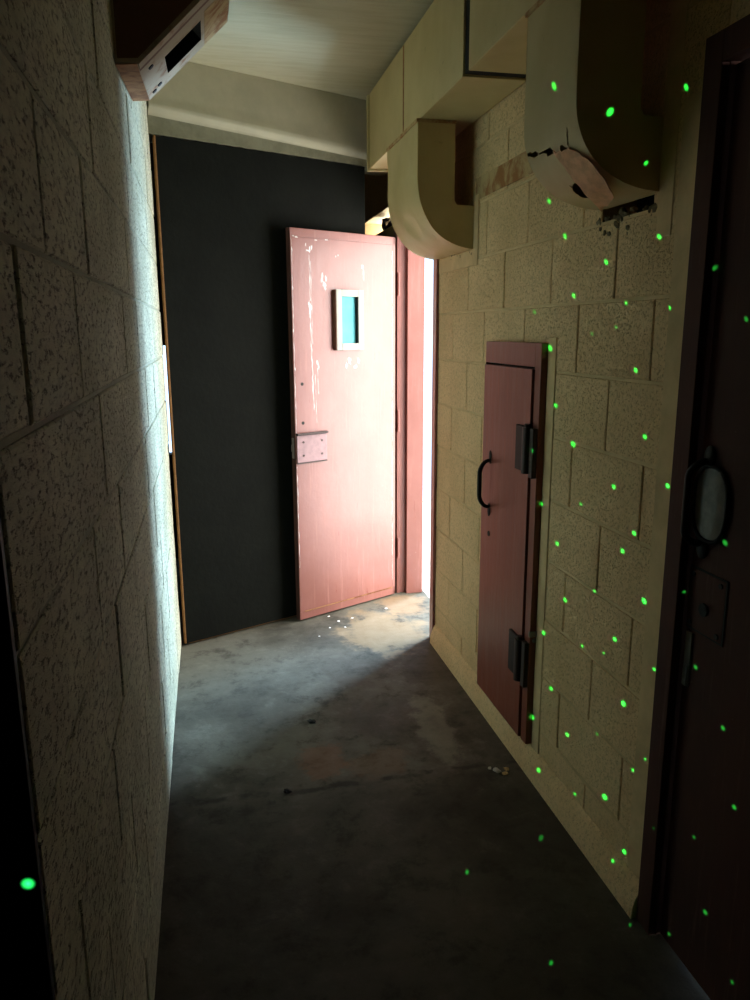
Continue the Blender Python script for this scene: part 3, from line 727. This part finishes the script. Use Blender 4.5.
P0 = Vector((-.08, .30, .85))
DOTS = [(0.826,1.817,2.068,0.0044,1.00), (0.910,1.700,1.987,0.0044,1.00), (1.046,1.624,2.024,0.0036,0.90), (1.007,1.700,1.884,0.0030,0.60), (1.045,2.300,1.896,0.0038,0.90), (1.046,2.181,1.781,0.0039,0.90), (1.044,1.684,1.722,0.0038,0.90), (1.045,1.928,1.687,0.0039,0.90), (1.045,2.105,1.609,0.0040,0.90), (1.042,2.241,1.458,0.0049,1.00), (1.045,1.814,1.578,0.0031,0.60), (1.042,1.617,1.560,0.0031,0.60), (1.045,1.983,1.501,0.0028,0.42), (1.045,1.856,1.519,0.0027,0.42), (1.045,2.376,1.570,0.0032,0.60), (1.045,1.748,1.413,0.0040,0.90), (1.045,2.188,1.285,0.0041,0.90), (1.052,1.480,1.637,0.0038,0.90), (1.058,1.375,1.531,0.0039,0.90), (1.047,2.066,1.183,0.0051,1.00), (1.045,1.686,1.254,0.0041,0.90), (1.005,2.264,1.135,0.0042,0.90), (1.045,1.818,1.103,0.0043,0.90), (1.042,2.257,0.961,0.0043,0.90), (1.045,1.994,1.017,0.0034,0.60), (1.046,2.137,0.859,0.0043,0.90), (1.045,1.704,1.004,0.0043,0.90), (1.045,1.753,0.943,0.0044,0.90), (1.042,1.571,1.154,0.0042,0.90), (1.045,2.062,0.698,0.0044,0.90), (1.045,1.637,0.845,0.0054,1.00), (1.046,1.888,0.786,0.0035,0.60), (1.058,1.373,1.068,0.0052,1.00), (1.047,1.482,0.922,0.0035,0.60), (1.043,2.198,0.536,0.0045,0.90), (1.045,1.762,0.692,0.0045,0.90), (1.045,1.939,0.598,0.0036,0.60), (1.045,1.815,0.629,0.0031,0.42), (1.044,2.128,0.371,0.0045,0.90), (1.044,1.696,0.535,0.0056,1.00), (1.042,2.257,0.202,0.0055,1.00), (1.046,2.004,0.274,0.0046,0.90), (1.046,1.824,0.375,0.0032,0.42), (1.026,2.154,0.062,0.0046,0.90), (1.046,1.761,0.213,0.0057,1.00), (1.045,1.932,0.112,0.0037,0.60), (1.042,1.567,0.693,0.0036,0.60), (1.042,1.575,0.443,0.0033,0.42), (1.045,1.631,0.377,0.0037,0.60), (1.058,1.322,0.664,0.0047,0.90), (1.058,1.432,0.757,0.0046,0.90), (1.058,1.263,0.510,0.0048,0.90), (1.058,1.382,0.352,0.0038,0.60), (1.029,1.497,0.300,0.0033,0.42), (1.046,1.644,0.122,0.0048,0.90), (1.031,1.672,0.074,0.0038,0.60), (0.924,1.901,-0.000,0.0043,1.00), (0.655,1.807,0.000,0.0037,0.90), (1.003,1.525,-0.000,0.0029,0.60), (1.058,1.319,0.201,0.0049,0.90), (1.058,1.440,0.036,0.0039,0.60), (0.750,1.456,0.000,0.0038,0.90), (1.058,1.212,0.113,0.0039,0.60), (-0.204,0.735,0.964,0.0169,0.42)]  # aim point (x, y, z), angular radius, brightness
L = bpy.data.lights.new('laser_dot_projector', 'POINT'); L.energy = 10; L.shadow_soft_size = 0; L.color = (.02, 1, .10); L.use_nodes = True
lt = L.node_tree; em = lt.nodes['Emission']; gi = lt.nodes.new('ShaderNodeNewGeometry'); acc = None
for (x, y, z, ra, b) in DOTS:
    d = (Vector((x, y, z)) - P0).normalized()
    vd = lt.nodes.new('ShaderNodeVectorMath'); vd.operation = 'DISTANCE'; vd.inputs[1].default_value = d; lt.links.new(gi.outputs['Incoming'], vd.inputs[0])
    ma = lt.nodes.new('ShaderNodeMath'); ma.operation = 'MULTIPLY_ADD'; ma.inputs[1].default_value = -b/ra; ma.inputs[2].default_value = b; lt.links.new(vd.outputs['Value'], ma.inputs[0])
    if acc is None: acc = ma
    else:
        mm = lt.nodes.new('ShaderNodeMath'); mm.operation = 'MAXIMUM'; lt.links.new(acc.outputs[0], mm.inputs[0]); lt.links.new(ma.outputs[0], mm.inputs[1]); acc = mm
if acc:
    mr = lt.nodes.new('ShaderNodeMapRange'); mr.interpolation_type = 'SMOOTHSTEP'
    for k, q in zip(('From Min', 'From Max', 'To Min', 'To Max'), (0, .75, 0, 200)): mr.inputs[k].default_value = q
    lt.links.new(acc.outputs[0], mr.inputs['Value']); lt.links.new(mr.outputs[0], em.inputs['Strength'])
lo = bpy.data.objects.new('laser_dot_projector', L); COL.objects.link(lo); lo.location = P0


# ------------------------------------------------------------------ camera
f, yaw, pit, roll = 764.163, .2131, .2168, -.0051
fw = Vector((math.sin(yaw)*math.cos(pit), math.cos(yaw)*math.cos(pit), -math.sin(pit)))
r = Vector((math.cos(yaw), -math.sin(yaw), 0)); uu = r.cross(fw)
r2 = r*math.cos(roll) + uu*math.sin(roll); u2 = -r*math.sin(roll) + uu*math.cos(roll)
cam = bpy.data.cameras.new('camera'); co = bpy.data.objects.new('camera', cam); COL.objects.link(co)
co.matrix_world = Matrix(((r2.x, u2.x, -fw.x, 0), (r2.y, u2.y, -fw.y, 0), (r2.z, u2.z, -fw.z, 1.51), (0, 0, 0, 1)))
cam.sensor_fit = 'VERTICAL'; cam.sensor_height = 36; cam.lens = 36*f/1000; cam.clip_start = .02
S.camera = co
vs = S.view_settings; vs.view_transform = 'Standard'; vs.look = 'None'; vs.gamma = 1; vs.use_curve_mapping = False; vs.exposure = -.5
S.cycles.max_bounces = 16; S.cycles.diffuse_bounces = 12; S.cycles.glossy_bounces = 6
S.cycles.sample_clamp_indirect = 12
S.cycles.use_denoising = True
